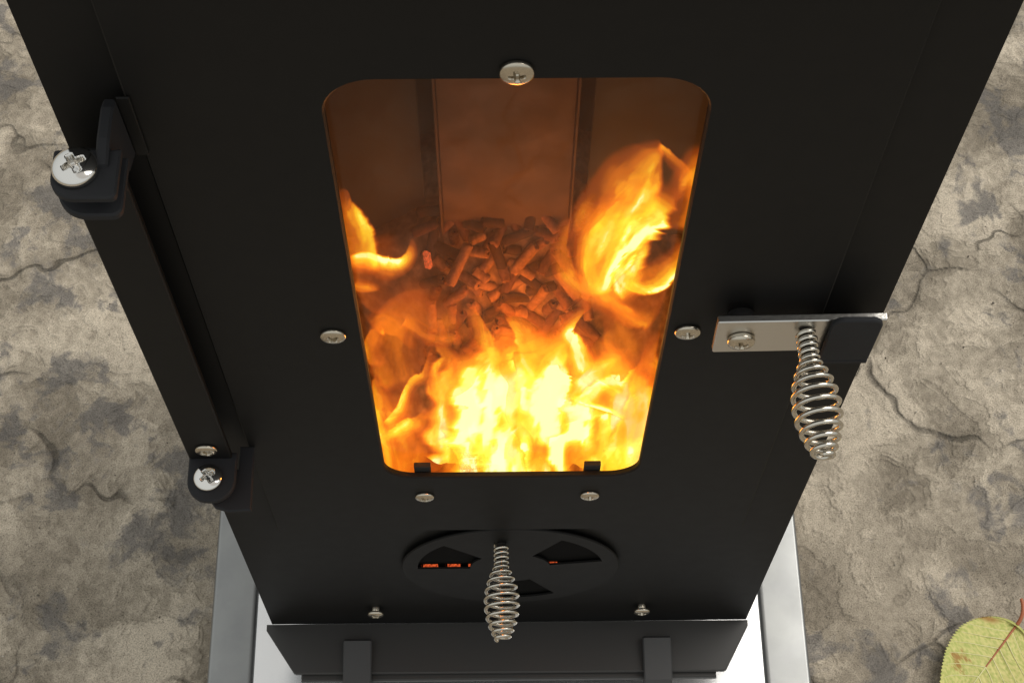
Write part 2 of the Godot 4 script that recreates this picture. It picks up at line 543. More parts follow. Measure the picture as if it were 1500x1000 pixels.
func damper_plate() -> ArrayMesh:
	# a disc with three fan-shaped openings, built ring by ring in polar steps
	var st := begin()
	var z0 := -0.0009
	var z1 := 0.0002
	var r_in := 0.0212
	var r_out := 0.049
	var n := Vector3(0, 0, 1)
	var open := func(d: float) -> bool:
		for s: Array in SECT:
			if d > s[0] and d < s[1]: return true
		return false
	var at := func(r: float, deg: float, z: float) -> Vector3:
		return Vector3(DC.x + r * cos(deg_to_rad(deg)), DC.y + r * sin(deg_to_rad(deg)), z)
	for d in 360:
		var d2 := d + 1
		tri(st, at.call(0, 0, z1), at.call(r_in, d, z1), at.call(r_in, d2, z1), n)
		if open.call(d + 0.5):
			quad(st, at.call(r_in, d, z0), at.call(r_in, d2, z0), at.call(r_in, d2, z1), at.call(r_in, d, z1), Vector3(cos(deg_to_rad(d)), sin(deg_to_rad(d)), 0))
			quad(st, at.call(r_out, d, z0), at.call(r_out, d2, z0), at.call(r_out, d2, z1), at.call(r_out, d, z1), -Vector3(cos(deg_to_rad(d)), sin(deg_to_rad(d)), 0))
		else:
			quad(st, at.call(r_in, d, z1), at.call(r_in, d2, z1), at.call(r_out, d2, z1), at.call(r_out, d, z1), n)
			for dd: int in [d, d2]:
				if open.call(dd + (0.5 if dd == d2 else -0.5)):
					quad(st, at.call(r_in, dd, z0), at.call(r_out, dd, z0), at.call(r_out, dd, z1), at.call(r_in, dd, z1), Vector3(-sin(deg_to_rad(dd)), cos(deg_to_rad(dd)), 0) * (1.0 if dd == d2 else -1.0))
		quad(st, at.call(r_out, d, z1), at.call(r_out, d2, z1), at.call(DR - 0.0005, d2, z1), at.call(DR - 0.0005, d, z1), n)
		var o := Vector3(cos(deg_to_rad(d + 0.5)), sin(deg_to_rad(d + 0.5)), 0)
		quad(st, at.call(DR - 0.0005, d, z1), at.call(DR - 0.0005, d2, z1), at.call(DR, d2, z1 - 0.0005), at.call(DR, d, z1 - 0.0005), o + n)
		quad(st, at.call(DR, d, z0), at.call(DR, d2, z0), at.call(DR, d2, z1 - 0.0005), at.call(DR, d, z1 - 0.0005), o)
	return mesh_of(st)

func build_stove() -> void:
	stove = Node3D.new()
	stove.name = "pellet_stove"
	add_child(stove)
	stove.position = Vector3(0, 0.0288, -0.13)
	tag(stove, "tall matte black steel pellet stove with glazed door and two coil handles", "stove")
	var st := begin()
	# front panel: a frame round the door opening, and the lower part with the air slots
	var zf := -0.003
	var zb := -0.006
	box(st, -HX, 0.262, zb, -0.075, YT, zf, 0.0)
	box(st, 0.075, 0.262, zb, HX, YT, zf, 0.0)
	box(st, -0.075, 0.70, zb, 0.075, YT, zf, 0.0)
	box(st, -0.075, 0.262, zb, 0.075, 0.285, zf, 0.0)
	box(st, -HX, 0.1950, zb, HX, 0.262, zf, 0.0)
	box(st, -HX, Y0, zb, HX, 0.172, zf, 0.0)
	box(st, -HX, 0.1908, zb, 0.0205, 0.1950, zf, 0.0)
	box(st, 0.0262, 0.1908, zb, HX, 0.1950, zf, 0.0)
	var slots := [-0.0475, -0.0385, -0.0345, -0.0265, -0.0225, -0.0155, 0.0205, 0.0262]
	var x := -HX
	for i in range(0, 8, 2):
		box(st, x, 0.172, zb, slots[i], 0.1908, zf, 0.0)
		x = slots[i + 1]
	box(st, x, 0.172, zb, HX, 0.1908, zf, 0.0)
	plain("front_panel", st, M.black, stove)
	for s: float in [-1.0, 1.0]:
		st = begin()
		box(st, minf(s * HX, s * (HX - 0.003)), Y0, -0.26, maxf(s * HX, s * (HX - 0.003)), YT, zb, 0.0)
		plain("side_panel", st, M.black, stove)
	st = begin()
	box(st, -HX + 0.003, Y0, -0.26, HX - 0.003, YT, -0.257, 0.0)
	plain("back_panel", st, M.black, stove)
	st = begin()
	box(st, -HX + 0.003, YT - 0.003, -0.257, HX - 0.003, YT, zb, 0.0)
	plain("top_panel", st, M.black, stove)
	st = begin()
	box(st, -HX + 0.003, Y0, -0.257, HX - 0.003, Y0 + 0.003, zb, 0.0)
	plain("bottom_panel", st, M.black, stove)

	# door
	var door := Node3D.new()
	door.name = "door"
	stove.add_child(door, true)
	door.position = Vector3(0, 0.249, 0) - stove.position
	part("door_plate", window_plate(), M.black, door, Transform3D(Basis(), -off(door)))
	st = begin()
	quad(st, Vector3(-0.068, 0.300, -0.0063), Vector3(0.068, 0.300, -0.0063), Vector3(0.068, 0.645, -0.0063), Vector3(-0.068, 0.645, -0.0063), Vector3(0, 0, 1))
	plain("window_glass", st, M.glass, door)
	for cx: float in [-0.0410, 0.0372]:
		st = begin()
		box(st, cx - 0.0038, 0.303, -0.0058, cx + 0.0038, 0.3228, -0.0032, 0.0004)
		plain("glass_clip", st, M.dark, door)
	screw(door, Vector3(-0.0002, 0.6245, 0.0), 0.0052, Vector3(0, 0, 1), M.zinc_screw, 0.1, 0.75)
	screw(door, Vector3(-0.0686, 0.4610, 0.0), 0.0050, Vector3(0, 0, 1), M.zinc_screw, 0.75, 0.75)
	screw(door, Vector3(0.0661, 0.4618, 0.0), 0.0050, Vector3(0, 0, 1), M.zinc_screw, 0.05, 0.75)
	screw(door, Vector3(-0.0409, 0.2960, 0.0), 0.0046, Vector3(0, 0, 1), M.zinc_screw, 0.5, 0.75)
	screw(door, Vector3(0.0370, 0.2958, 0.0), 0.0046, Vector3(0, 0, 1), M.zinc_screw, 0.15, 0.75)

	# hinge bracket on the body's left edge: bar, upper and lower tab
	var hinge := Node3D.new()
	hinge.name = "hinge_bracket"
	stove.add_child(hinge, true)
	hinge.position = Vector3(-0.13, 0.3625, 0) - stove.position
	st = begin()
	box(st, -0.1396, 0.3625, 0.0056, -0.1212, 0.5930, 0.0086, 0.0005)
	plain("bar", st, M.black, hinge)
	st = begin()
	box(st, -0.1392, 0.3700, -0.0030, -0.1362, 0.5700, 0.0055, 0.0003)
	plain("spacer", st, M.black, hinge)
	st = begin()
	slab(st, rrect(-0.1396, 0.0058, -0.1190, 0.0282, [0.0, 0.0, 0.0095, 0.0095], 10), 0.3595, 0.3628, 0.0006)
	plain("lower_tab", st, M.bracket, hinge)
	st = begin()
	slab(st, rrect(-0.1345, 0.0150, -0.1150, 0.0350, [0.0, 0.0, 0.003, 0.0095], 10), 0.6005, 0.6037, 0.0006)
	plain("upper_tab", st, M.bracket, hinge)
	st = begin()
	prism(st, PackedVector2Array([Vector2(0.0040, 0.575), Vector2(0.0160, 0.590), Vector2(0.0185, 0.6004), Vector2(0.0155, 0.6004), Vector2(0.0075, 0.5925), Vector2(0.0040, 0.5925)]), -0.1330, -0.1225, 0.0004, Transform3D(Basis(Vector3(0, 0, 1), Vector3(0, 1, 0), Vector3(1, 0, 0)), Vector3.ZERO))
	plain("upper_bend", st, M.black, hinge)
	screw(hinge, Vector3(-0.1303, 0.3735, 0.0087), 0.0048, Vector3(0, 0, 1), M.zinc_screw, 0.35, 0.7)
	screw(hinge, Vector3(-0.1305, 0.3629, 0.0180), 0.0062, Vector3(0, 1, 0), M.chrome, 0.6, 0.8)

	# the door's own hinge arms
	for up in 2:
		var arm := Node3D.new()
		arm.name = "door_hinge_arm"
		stove.add_child(arm, true)
		arm.position = Vector3(-0.118, 0.6 if up else 0.356, 0.0) - stove.position
		st = begin()
		if up:
			# flat tab on top, with an upright wing that runs back to the door
			slab(st, rrect(-0.1345, 0.0178, -0.1150, 0.0345, [0.001, 0.0, 0.002, 0.0075], 10), 0.6092, 0.6122, 0.0006)
			plain("tab", st, M.bracket, arm)
			st = begin()
			prism(st, PackedVector2Array([Vector2(0.0003, 0.584), Vector2(0.010, 0.588), Vector2(0.022, 0.600), Vector2(0.026, 0.6085), Vector2(0.024, 0.6135), Vector2(0.016, 0.6150), Vector2(0.005, 0.6150), Vector2(0.0012, 0.6135)]), -0.1218, -0.1180, 0.0007, Transform3D(Basis(Vector3(0, 0, 1), Vector3(0, 1, 0), Vector3(1, 0, 0)), Vector3.ZERO))
			plain("wing", st, M.bracket, arm)
			st = begin()
			box(st, -0.1180, 0.584, 0.0003, -0.1140, 0.6140, 0.0012, 0.0003)
			plain("mounting_flange", st, M.black, arm)
			screw(arm, Vector3(-0.1272, 0.6123, 0.0250), 0.0067, Vector3(0, 1, 0), M.chrome, 0.55, 0.85)
		else:
			slab(st, PackedVector2Array([Vector2(-0.1190, 0.0003), Vector2(-0.1128, 0.0003), Vector2(-0.1124, 0.0300), Vector2(-0.1220, 0.0305), Vector2(-0.1280, 0.0285), Vector2(-0.1315, 0.0240), Vector2(-0.1320, 0.0110), Vector2(-0.1190, 0.0110)]), 0.3540, 0.3566, 0.0005)
			plain("tab", st, M.bracket, arm)

	# latch: bright flat bar with pivot screw and coil handle, dropped in a black keeper
	var latch := Node3D.new()
	latch.name = "latch"
	stove.add_child(latch, true)
	latch.position = Vector3(0.085, 0.474, 0.006) - stove.position
	st = begin()
	var tilt := Transform3D(Basis(Vector3(0, 0, 1), 0.022), Vector3(0.0846, 0.4747, 0.0))
	prism(st, rrect(-0.0102, -0.0120, 0.0515, 0.0120, [0.0006, 0.0006, 0.0006, 0.0006], 3), 0.0068, 0.0098, 0.0004, tilt)
	plain("latch_bar", st, M.plate, latch)
	st = begin()
	lathe(st, [Vector2(0.0, 0.0), Vector2(0.005, 0.0), Vector2(0.005, 0.0067), Vector2(0.0, 0.0067)], 24, Transform3D(Basis(), Vector3(0.0846, 0.4747, 0.0)))
	plain("spacer", st, M.dark, latch)
	screw(latch, Vector3(0.0840, 0.4738, 0.0099), 0.0052, Vector3(0, 0, 1), M.zinc_screw, 0.25, 0.95)
	spring(latch, Vector3(0.1072, 0.4790, 0.0108), Vector3(0.035, 0.0, 1.0), 0.0)
	st = begin()
	prism(st, rrect(0.1148, 0.4610, 0.1334, 0.4925, [0.001, 0.001, 0.0045, 0.0045], 8), 0.0108, 0.0130, 0.0005)
	box(st, 0.1148, 0.4584, -0.0029, 0.1334, 0.4609, 0.0130, 0.0004)
	plain("latch_keeper", st, M.bracket, stove)

	# air damper
	var damper := Node3D.new()
	damper.name = "air_damper"
	stove.add_child(damper, true)
	damper.position = Vector3(DC.x, DC.y, 0.0) - stove.position
	part("damper_disc", damper_plate(), M.black, damper, Transform3D(Basis(), -off(damper)))
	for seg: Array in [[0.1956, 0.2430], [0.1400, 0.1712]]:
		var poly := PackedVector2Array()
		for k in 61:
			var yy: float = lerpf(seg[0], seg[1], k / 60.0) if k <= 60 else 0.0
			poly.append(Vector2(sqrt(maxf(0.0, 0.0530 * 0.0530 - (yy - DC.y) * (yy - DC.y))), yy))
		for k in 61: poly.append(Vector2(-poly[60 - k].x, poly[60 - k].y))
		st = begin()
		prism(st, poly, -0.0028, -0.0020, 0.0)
		plain("vent_shade_plate", st, M.vent_shade, damper)  # added patches, coloured dark so the vent openings look shaded inside
	spring(damper, Vector3(-0.0048, 0.2300, 0.0010), Vector3(0.0, 0.0, 1.0), 2.0)

	# two long screws under the door
	for cx: float in [-0.0766, 0.0757]:
		var sc := screw(stove, Vector3(cx, 0.1165, -0.0002), 0.0047, Vector3(0, 0, 1), M.zinc_screw, 0.05 if cx > 0 else 0.7, 0.8)
		st = begin()
		lathe(st, [Vector2(0.0, -0.008), Vector2(0.0024, -0.008), Vector2(0.0024, 0.0002), Vector2(0.0, 0.0002)], 14)
		part("shank", mesh_of(st), M.zinc_screw, stove, Transform3D(Basis(), Vector3(cx, 0.1165, 0.0) - stove.position))

	# ash drawer lip and the two straps on it
	st = begin()
	slab(st, PackedVector2Array([Vector2(-0.1428, -0.0029), Vector2(0.1406, -0.0029), Vector2(0.1406, 0.0006), Vector2(0.1260, 0.0268), Vector2(0.1245, 0.0275), Vector2(-0.1240, 0.0268), Vector2(-0.1255, 0.0262), Vector2(-0.1428, 0.0006)]), 0.0848, 0.0880, 0.0006)
	plain("ash_lip", st, M.lip, stove)
	st = begin()
	slab(st, PackedVector2Array([Vector2(-0.1215, 0.0), Vector2(0.1205, 0.0), Vector2(0.1205, 0.0300), Vector2(-0.1215, 0.0300)]), 0.0790, 0.0835, 0.0008)
	plain("drawer_front", st, M.lip, stove)
	for cx: float in [-0.0885, 0.0858]:
		st = begin()
		# side outline (z, y): over the lip, then bent down to the pan
		prism(st, PackedVector2Array([Vector2(0.0080, 0.0883), Vector2(0.0080, 0.0930), Vector2(0.0095, 0.0945), Vector2(0.0330, 0.0905), Vector2(0.0365, 0.0870), Vector2(0.0385, 0.0288), Vector2(0.0335, 0.0288), Vector2(0.0310, 0.0860), Vector2(0.0295, 0.0883)]), cx - 0.0082, cx + 0.0082, 0.0007, Transform3D(Basis(Vector3(0, 0, 1), Vector3(0, 1, 0), Vector3(1, 0, 0)), Vector3.ZERO))
		plain("strap", st, M.strap, stove)
	for sx: float in [-0.12, 0.12]:
		st = begin()
		box(st, sx - 0.008, 0.0288, -0.245, sx + 0.008, 0.0885, -0.229, 0.0006)
		plain("rear_foot", st, M.bracket, stove)

	# inside: chute, side walls, liner
	var chute := Node3D.new()
	chute.name = "pellet_chute"
	stove.add_child(chute, true)
	chute.position = Vector3(-0.002, 0.3975, -0.085) - stove.position
	st = begin()
	box(st, -0.0290, 0.3975, -0.0865, 0.0252, 0.72, -0.0850, 0.0002)
	plain("chute_plate", st, M.chute_brown, chute)
	for fx: float in [-0.0302, 0.0254]:
		st = begin()
		box(st, fx, 0.385, -0.0865, fx + 0.0010, 0.72, -0.0805, 0.0002)
		plain("chute_flange", st, M.chute_brown, chute)
	for s: Array in [[-0.110, -0.0375], [0.0335, 0.110]]:
		st = begin()
		box(st, s[0], 0.27, -0.1000, s[1], 0.72, -0.0970, 0.0003)
		plain("rear_liner", st, M.wall, stove)
	st = begin()
	box(st, -0.110, 0.27, -0.135, 0.110, 0.72, -0.132, 0.0)
	plain("rear_wall", st, M.wall, stove)
	for s: float in [-1.0, 1.0]:
		st = begin()
		box(st, minf(s * 0.110, s * 0.107), 0.262, -0.132, maxf(s * 0.110, s * 0.107), 0.72, -0.0065, 0.0)
		plain("side_liner", st, M.wall, stove)

func build_tray() -> void:
	var tray := Node3D.new()
	tray.name = "galvanised_tray"
	add_child(tray)
	tray.position = Vector3(0, 0, -0.09)
	tag(tray, "shallow galvanised steel tray with a broad flat rim under the stove", "tray")
	var z0 := -0.30
	var z1 := 0.12
	var ro := 0.0345
	var st := begin()
	slab(st, PackedVector2Array([Vector2(-0.158, z0 + 0.03), Vector2(0.158, z0 + 0.03), Vector2(0.158, z1 - 0.03), Vector2(-0.158, z1 - 0.03)]), 0.0246, 0.0286, 0.0)
	plain("tray_floor", st, M.pan, tray)
	# rim: flat band, rolled outer edge, skirt to the ground
	st = begin()
	var loops := []
	for s: Array in [[0.1576, 0.0284, 0.013], [0.1580, 0.0291, 0.013], [0.1588, 0.0297, 0.014], [0.1598, 0.0301, 0.014], [0.1615, 0.0302, 0.016], [0.1840, 0.0300, 0.018], [0.1858, 0.0293, 0.019], [0.1866, 0.0270, 0.019], [0.1862, 0.0005, 0.019]]:
		var g: float = 0.1866 - s[0]
		var poly := rrect(-s[0], z0 + g, s[0], z1 - g, [s[2], s[2], s[2], s[2]], 8)
		var row := PackedVector3Array()
		for p in poly: row.append(Vector3(p.x, s[1], p.y))
		loops.append(row)
	grid(st, loops, [], true, true)
	plain("tray_rim", st, M.zinc, tray)

# ---------------------------------------------------------------- fire
var flame_noise: FastNoiseLite
var wave: FastNoiseLite

# one tongue of flame: a thin curved sheet along a spine of [x, y, z, half width] in millimetres, from root to tip
func tongue(parent: Node3D, peak: float, sd: int, spine: Array) -> void:
	var c := Curve3D.new()
	var k := spine.size()
	var hw := Curve.new()
	hw.max_value = 100.0
	for i in k:
		var p := Vector3(spine[i][0], spine[i][1], spine[i][2]) * 0.001
		var a := Vector3(spine[maxi(i - 1, 0)][0], spine[maxi(i - 1, 0)][1], spine[maxi(i - 1, 0)][2]) * 0.001
		var b := Vector3(spine[mini(i + 1, k - 1)][0], spine[mini(i + 1, k - 1)][1], spine[mini(i + 1, k - 1)][2]) * 0.001
		c.add_point(p, (a - b) / 6.0, (b - a) / 6.0)
		hw.add_point(Vector2(float(i) / (k - 1), spine[i][3]), 0, 0, Curve.TANGENT_FREE, Curve.TANGENT_FREE)
	for i in k:
		var s: float = (spine[mini(i + 1, k - 1)][3] - spine[maxi(i - 1, 0)][3]) * (k - 1) / (2.0 if i > 0 and i < k - 1 else 1.0)
		hw.set_point_left_tangent(i, s)
		hw.set_point_right_tangent(i, s)
	var wide := 0.0
	for q: Array in spine: wide = maxf(wide, q[3])
	var nv := 54
	var nu := 20 if wide < 8.0 else 44
	var pts := []
	var uvs := []
	var rng := RandomNumberGenerator.new()
	rng.seed = sd * 77
	var sharp := 1.0 if rng.randf() < 0.5 else -1.0
	var face := Vector3(rng.randf_range(-0.25, 0.25), 0.78, 0.62).normalized()
	var len_mm := c.get_baked_length() * 1000.0
	for i in nv + 1:
		var t := float(i) / nv
		var seg := t * (k - 1)
		var p := c.sample(mini(int(seg), k - 2), seg - mini(int(seg), k - 2))
		var q := c.sample(mini(int(minf(seg + 0.05, k - 1.001)), k - 2), minf(seg + 0.05, k - 1.001) - mini(int(minf(seg + 0.05, k - 1.001)), k - 2))
		var q0 := c.sample(mini(int(maxf(seg - 0.05, 0)), k - 2), maxf(seg - 0.05, 0) - mini(int(maxf(seg - 0.05, 0)), k - 2))
		var dir := (q - q0).normalized()
		var side := dir.cross(face).normalized()
		var out := side.cross(dir).normalized()
		var w := maxf(hw.sample(t), 0.15) * 1.45
		var row := PackedVector3Array()
		var urow := PackedVector2Array()
		for j in nu + 1:
			var u := 2.0 * j / nu - 1.0
			var x := u * w
			var y := t * len_mm
			var wob := wave.get_noise_3d(x * 0.6, y, sd * 37.0)
			var pos := p + side * (x * 0.001) + out * (0.18 * w * 0.001 * (1.0 - u * u) + wob * 0.0025)
			pos.z = minf(pos.z, -0.0072)          # the pane holds it in
			row.append(pos)
			# heat: one edge crisp and hot, fading to the other; drawn out in streaks along the tongue
			var bend := 0.38 * wave.get_noise_3d(y * 0.9, x * 0.25, sd * 11.0) + 0.20 * flame_noise.get_noise_3d(y * 0.5, x * 0.12, sd * 7.0)
			var us := (u + bend * (1.0 - u * u)) * sharp
			var nb := clampf(0.94 - absf(0.34 * flame_noise.get_noise_3d(y * 0.45, sharp * 9.0, sd * 5.0)), 0.0, 1.0)
			var e1 := smoothstep(nb, nb - 0.19, us)
			var e2 := smoothstep(-0.96, 0.62, us + 0.25 * flame_noise.get_noise_3d(y * 0.3, 60.0, sd * 5.0) * (1.0 - u * u))
			var streak := flame_noise.get_noise_3d(x * 1.25, y * 0.26, sd * 53.0)
			var fold := 1.0 - absf(wave.get_noise_3d(x * 1.5 + 40.0, y * 0.55, sd * 29.0)) * 3.2
			var along := smoothstep(0.0, 0.10, t) * smoothstep(1.0, 0.55, t + 0.10 * streak)
			var heat := peak * pow(e1 * e2, 0.75 if wide < 12.0 else 0.5) * (0.35 + 0.65 * along) * (0.84 + 0.62 * streak + 0.22 * fold)
			heat *= smoothstep(0.0, 0.14, t) * smoothstep(1.0, 0.80, t) * smoothstep(1.0, 0.80, absf(u))
			urow.append(Vector2(clampf(heat, 0.0, 0.999), 0.5))
		pts.append(row)
		uvs.append(urow)
	var st := begin()
	grid(st, pts, uvs, false, false, 0.012)
	plain("tongue", st, M.flame, parent)

func flame(called: String, at: Vector3, label: String) -> Node3D:
	var o := Node3D.new()
	o.name = called
	add_child(o)
	o.position = at
	tag(o, label, "flame", "flames in the stove")
	return o

func build_fire() -> void:
	flame_noise = noise(71, 0.075, 3, 9.0, 0.025)
	flame_noise.fractal_gain = 0.38
	wave = noise(72, 0.03, 2)
	# bed of burning pellets and ash, sloping from the chute to the window
	var bn := noise(73, 130.0, 3)
	var pts := []
	for i in 61:
		var row := PackedVector3Array()
		for j in 91:
			var x := -0.106 + 0.212 * j / 90.0
			var t := i / 60.0
			var z := lerpf(-0.130, -0.0075, t)
			var y := 0.3985 - 1.37 * (z + 0.085)
			if z < -0.085: y = 0.3985 + (-0.085 - z) * 0.25
			y -= smoothstep(0.028, 0.075, absf(x)) * 0.030 * smoothstep(-0.02, -0.06, z)
			row.append(Vector3(x, y + bn.get_noise_2d(x, z) * 0.0022, z))
		pts.append(row)
	var st := begin()
	grid(st, pts, [], false, false)
	var bed := part("fire_bed", mesh_of(st), M.bed, self)
	tag(bed, "sloping bed of charred pellets and ash under the flames", "fire bed", "", "stuff")

	# pellets
	var shapes := []
	var rng := RandomNumberGenerator.new()
	rng.seed = 5
	var pn := noise(74, 400.0, 2)
	for v in 4:
		var r := 0.0024
		var l: float = [0.0100, 0.0135, 0.0075, 0.0175][v]
		var prof := [[0.0, -0.5], [0.7, -0.5], [0.96, -0.48], [1.0, -0.45], [1.0, -0.2], [0.97, 0.0], [1.0, 0.2], [1.0, 0.45], [0.94, 0.48], [0.6, 0.5], [0.0, 0.49]]
		var rows := []
		for p: Array in prof:
			var row := PackedVector3Array()
			for k in 12:
				var a := TAU * k / 12
				var q := Vector3(cos(a) * r * p[0], sin(a) * r * p[0], l * p[1])
				var f := 1.0 + 0.14 * pn.get_noise_3d(q.x + v, q.y, q.z)
				row.append(Vector3(q.x * f, q.y * f, q.z + pn.get_noise_3d(q.x + v * 3, q.y + 2.0, 0.0) * 0.0012 * signf(p[1])))
			rows.append(row)
		st = begin()
		grid(st, rows, [], true, false)
		shapes.append(mesh_of(st))
	var spots := []
	var tries := 0
	while spots.size() < 160 and tries < 20000:
		tries += 1
		var layer := 0 if spots.size() < 100 else 1
		var x := rng.randf_range(-0.037, 0.035) if spots.size() < 130 else rng.randf_range(-0.060, 0.055)
		var z := rng.randf_range(-0.092, -0.038)
		var y := 0.4005 - 1.37 * (z + 0.085) + layer * 0.0042
		if z < -0.085: y = 0.4005 + layer * 0.003
		var p := Vector3(x, y - smoothstep(0.028, 0.075, absf(x)) * 0.030 * smoothstep(-0.02, -0.06, z), z)
		var ok := true
		for s: Vector3 in spots:
			if s.distance_to(p) < (0.0053 if layer == 0 else 0.0064): ok = false; break
		if ok: spots.append(p)
	var slope := Vector3(0, -1.37, 1.0).normalized()
	var nrm := Vector3(0, 1.0, 1.37).normalized()
	var first: MeshInstance3D
	for i in spots.size():
		var o: MeshInstance3D
		if i == 0:
			o = MeshInstance3D.new()
			first = o
		else:
			o = first.duplicate()
		o.name = numbered("wood_pellet")
		var sh := rng.randi() % 4
		var tn := rng.randi() % 4
		o.mesh = shapes[sh]
		o.material_override = M["pellet%d" % tn]
		var a := rng.randf() * TAU
		var ax := (Vector3(1, 0, 0) * cos(a) + slope * sin(a) + nrm * rng.randf_range(-0.35, 0.9)).normalized()
		o.transform = Transform3D(Basis(Quaternion(Vector3(0, 0, 1), ax)) * Basis(Vector3(0, 0, 1), rng.randf() * TAU), spots[i])
		var across: String = "far left" if spots[i].x < -0.028 else "left" if spots[i].x < -0.010 else "middle" if spots[i].x < 0.010 else "right" if spots[i].x < 0.026 else "far right"
		var down: String = "top" if spots[i].z < -0.078 else "upper part" if spots[i].z < -0.066 else "lower part" if spots[i].z < -0.053 else "foot"
		tag(o, "%s %s wood pellet lying %s in the heap's %s, %s" % [["short", "middling", "stubby", "long"][sh], ["red-brown", "dark brown", "pale brown", "charred"][tn], "flat" if absf(ax.dot(nrm)) < 0.25 else "tilted", down, across], "wood pellet", "wood pellets heaped below the chute")
		add_child(o)
	# the odd ones out
	var lean := MeshInstance3D.new()
	lean.name = "long_wood_pellet"
	lean.mesh = shapes[3]
	lean.material_override = M.pellet2
	tag(lean, "longest pale pellet leaning upright at the left of the heap", "wood pellet", "wood pellets heaped below the chute")
	add_child(lean)
	lean.transform = Transform3D(Basis(Quaternion(Vector3(0, 0, 1), Vector3(0.42, 0.62, -0.62).normalized())) * Basis.from_scale(Vector3(1, 1, 1.15)), Vector3(-0.0225, 0.3925, -0.070))
	var ember := MeshInstance3D.new()
	ember.name = "glowing_ember"
	ember.mesh = shapes[2]
	ember.material_override = M.ember
	tag(ember, "small glowing red ember standing left of the pellet heap", "ember")
	add_child(ember)
	ember.transform = Transform3D(Basis(Quaternion(Vector3(0, 0, 1), Vector3(-0.1, 0.8, -0.4).normalized())) * Basis.from_scale(Vector3(0.75, 0.75, 1.0)), Vector3(-0.0365, 0.3905, -0.0735))
	# embers in the ash drawer, seen through the slots of the air damper
	var places := [-0.0430, -0.0305, -0.0195, 0.0233]
	var words := ["brightest ember behind the outer left slot of the air damper", "dim ember behind the middle left slot of the air damper", "ember behind the left damper slot nearest the coil handle", "single ember behind the right slot of the air damper"]
	for i in 4:
		var e := MeshInstance3D.new()
		e.name = numbered("glowing_ash_ember")
		e.mesh = shapes[1]
		e.material_override = M.ember
		tag(e, words[i], "ember", "embers behind the air damper")
		add_child(e)
		e.transform = Transform3D(Basis(Vector3(0, 1, 0), PI / 2 + 0.1 * i) * Basis.from_scale(Vector3(1.0, 1.0, [0.62, 0.5, 0.45, 0.36][i])), Vector3(places[i], [0.1685, 0.1678, 0.1683, 0.1702][i], -0.0098))

	var left_flame := flame("left_flame", Vector3(-0.055, 0.45, -0.02), "small orange flame with a curled tip at the window's left edge")
	var right_flame := flame("right_flame", Vector3(0.045, 0.44, -0.03), "tall curling orange and yellow flame at the window's upper right")
	var main_flame := flame("main_flame", Vector3(0.0, 0.34, -0.02), "broad white and yellow flame filling the bottom centre of window")
	var low_flame := flame("low_flame", Vector3(-0.04, 0.36, -0.015), "thin dull orange flames at the window's lower left")
	var side_flame := flame("side_flame", Vector3(0.045, 0.38, -0.015), "yellow streaming flame at the window's lower right edge")
	tongue(left_flame, 0.86, 1, [[-57,477,-18,5.6],[-57,496,-18,6.7],[-58,513,-18,5.8],[-60,526,-18,3.1],[-60,536,-18,0.7]])
	tongue(left_flame, 1.08, 2, [[-63,472,-24,2.3],[-56,473,-24,3.9],[-48,469,-24,4.2],[-42,472,-24,3.1],[-38,481,-24,2.0],[-37,493,-24,0.5]])
	tongue(left_flame, 0.62, 3, [[-61,476,-15,2.6],[-56,472,-15,2.3],[-50,470,-15,0.8]])
	tongue(left_flame, 0.24, 4, [[-47,414,-40,8.0],[-53,432,-40,9.4],[-49,450,-42,7.1],[-50,468,-44,1.6]])
	tongue(right_flame, 0.88, 5, [[47,415,-34,5.7],[38,441,-34,12.0],[37,468,-34,13.2],[39,497,-34,12.1],[43,520,-34,9.3],[47,533,-34,4.8],[48,541,-34,0.9]])
	tongue(right_flame, 0.60, 6, [[58,499,-24,6.0],[60,517,-24,5.8],[60,535,-24,4.2],[60,554,-24,1.4]])
	tongue(right_flame, 0.60, 30, [[48,543,-30,1.4],[54,534,-30,2.1],[60,521,-30,3.4],[62,503,-30,4.0]])
	tongue(right_flame, 1.12, 7, [[33,442,-24,2.7],[35,462,-28,9.0],[40,490,-28,12.2],[48,510,-28,10.3],[57,525,-28,3.4]])
	tongue(right_flame, 1.08, 8, [[40,475,-20,2.1],[47,467,-20,5.2],[55,470,-20,5.2],[59,482,-20,3.6],[61,496,-20,1.0]])
	tongue(right_flame, 0.88, 9, [[34,451,-22,3.2],[31,473,-22,3.9],[32,495,-22,4.0],[37,512,-22,2.9],[43,523,-22,1.0]])
	tongue(right_flame, 0.60, 11, [[57,399,-36,2.9],[44,410,-36,4.3],[32,423,-36,4.8],[22,440,-36,4.1],[18,462,-36,3.5],[19,482,-36,2.6],[20,491,-36,0.8]])
	tongue(right_flame, 0.40, 12, [[60,422,-30,8.4],[50,434,-30,9.9],[41,453,-30,8.0],[39,469,-30,3.1]])
	tongue(main_flame, 0.92, 40, [[-10,260,-9,25.3],[-12,302,-20,25.2],[-14,339,-28,20.5],[-13,368,-34,13.5],[-15,386,-37,4.1]])
	tongue(main_flame, 1.02, 41, [[34,259,-9,30.4],[36,301,-20,30.8],[37,330,-28,26.8],[34,361,-34,18.3],[24,386,-38,4.1]])
	tongue(main_flame, 0.50, 42, [[-43,263,-8,16.8],[-48,297,-12,16.2],[-50,324,-18,14.5],[-50,348,-24,10.4],[-48,368,-28,2.4]])
	tongue(main_flame, 1.00, 43, [[58,265,-8,13.4],[56,308,-10,14.1],[56,338,-14,12.4],[57,366,-18,7.8],[58,389,-20,1.7]])
	tongue(main_flame, 1.12, 13, [[7,257,-8,30.5],[7,319,-16,34.8],[8,351,-22,34.2],[9,377,-28,27.3],[12,396,-33,17.4],[14,408,-36,5.2]])
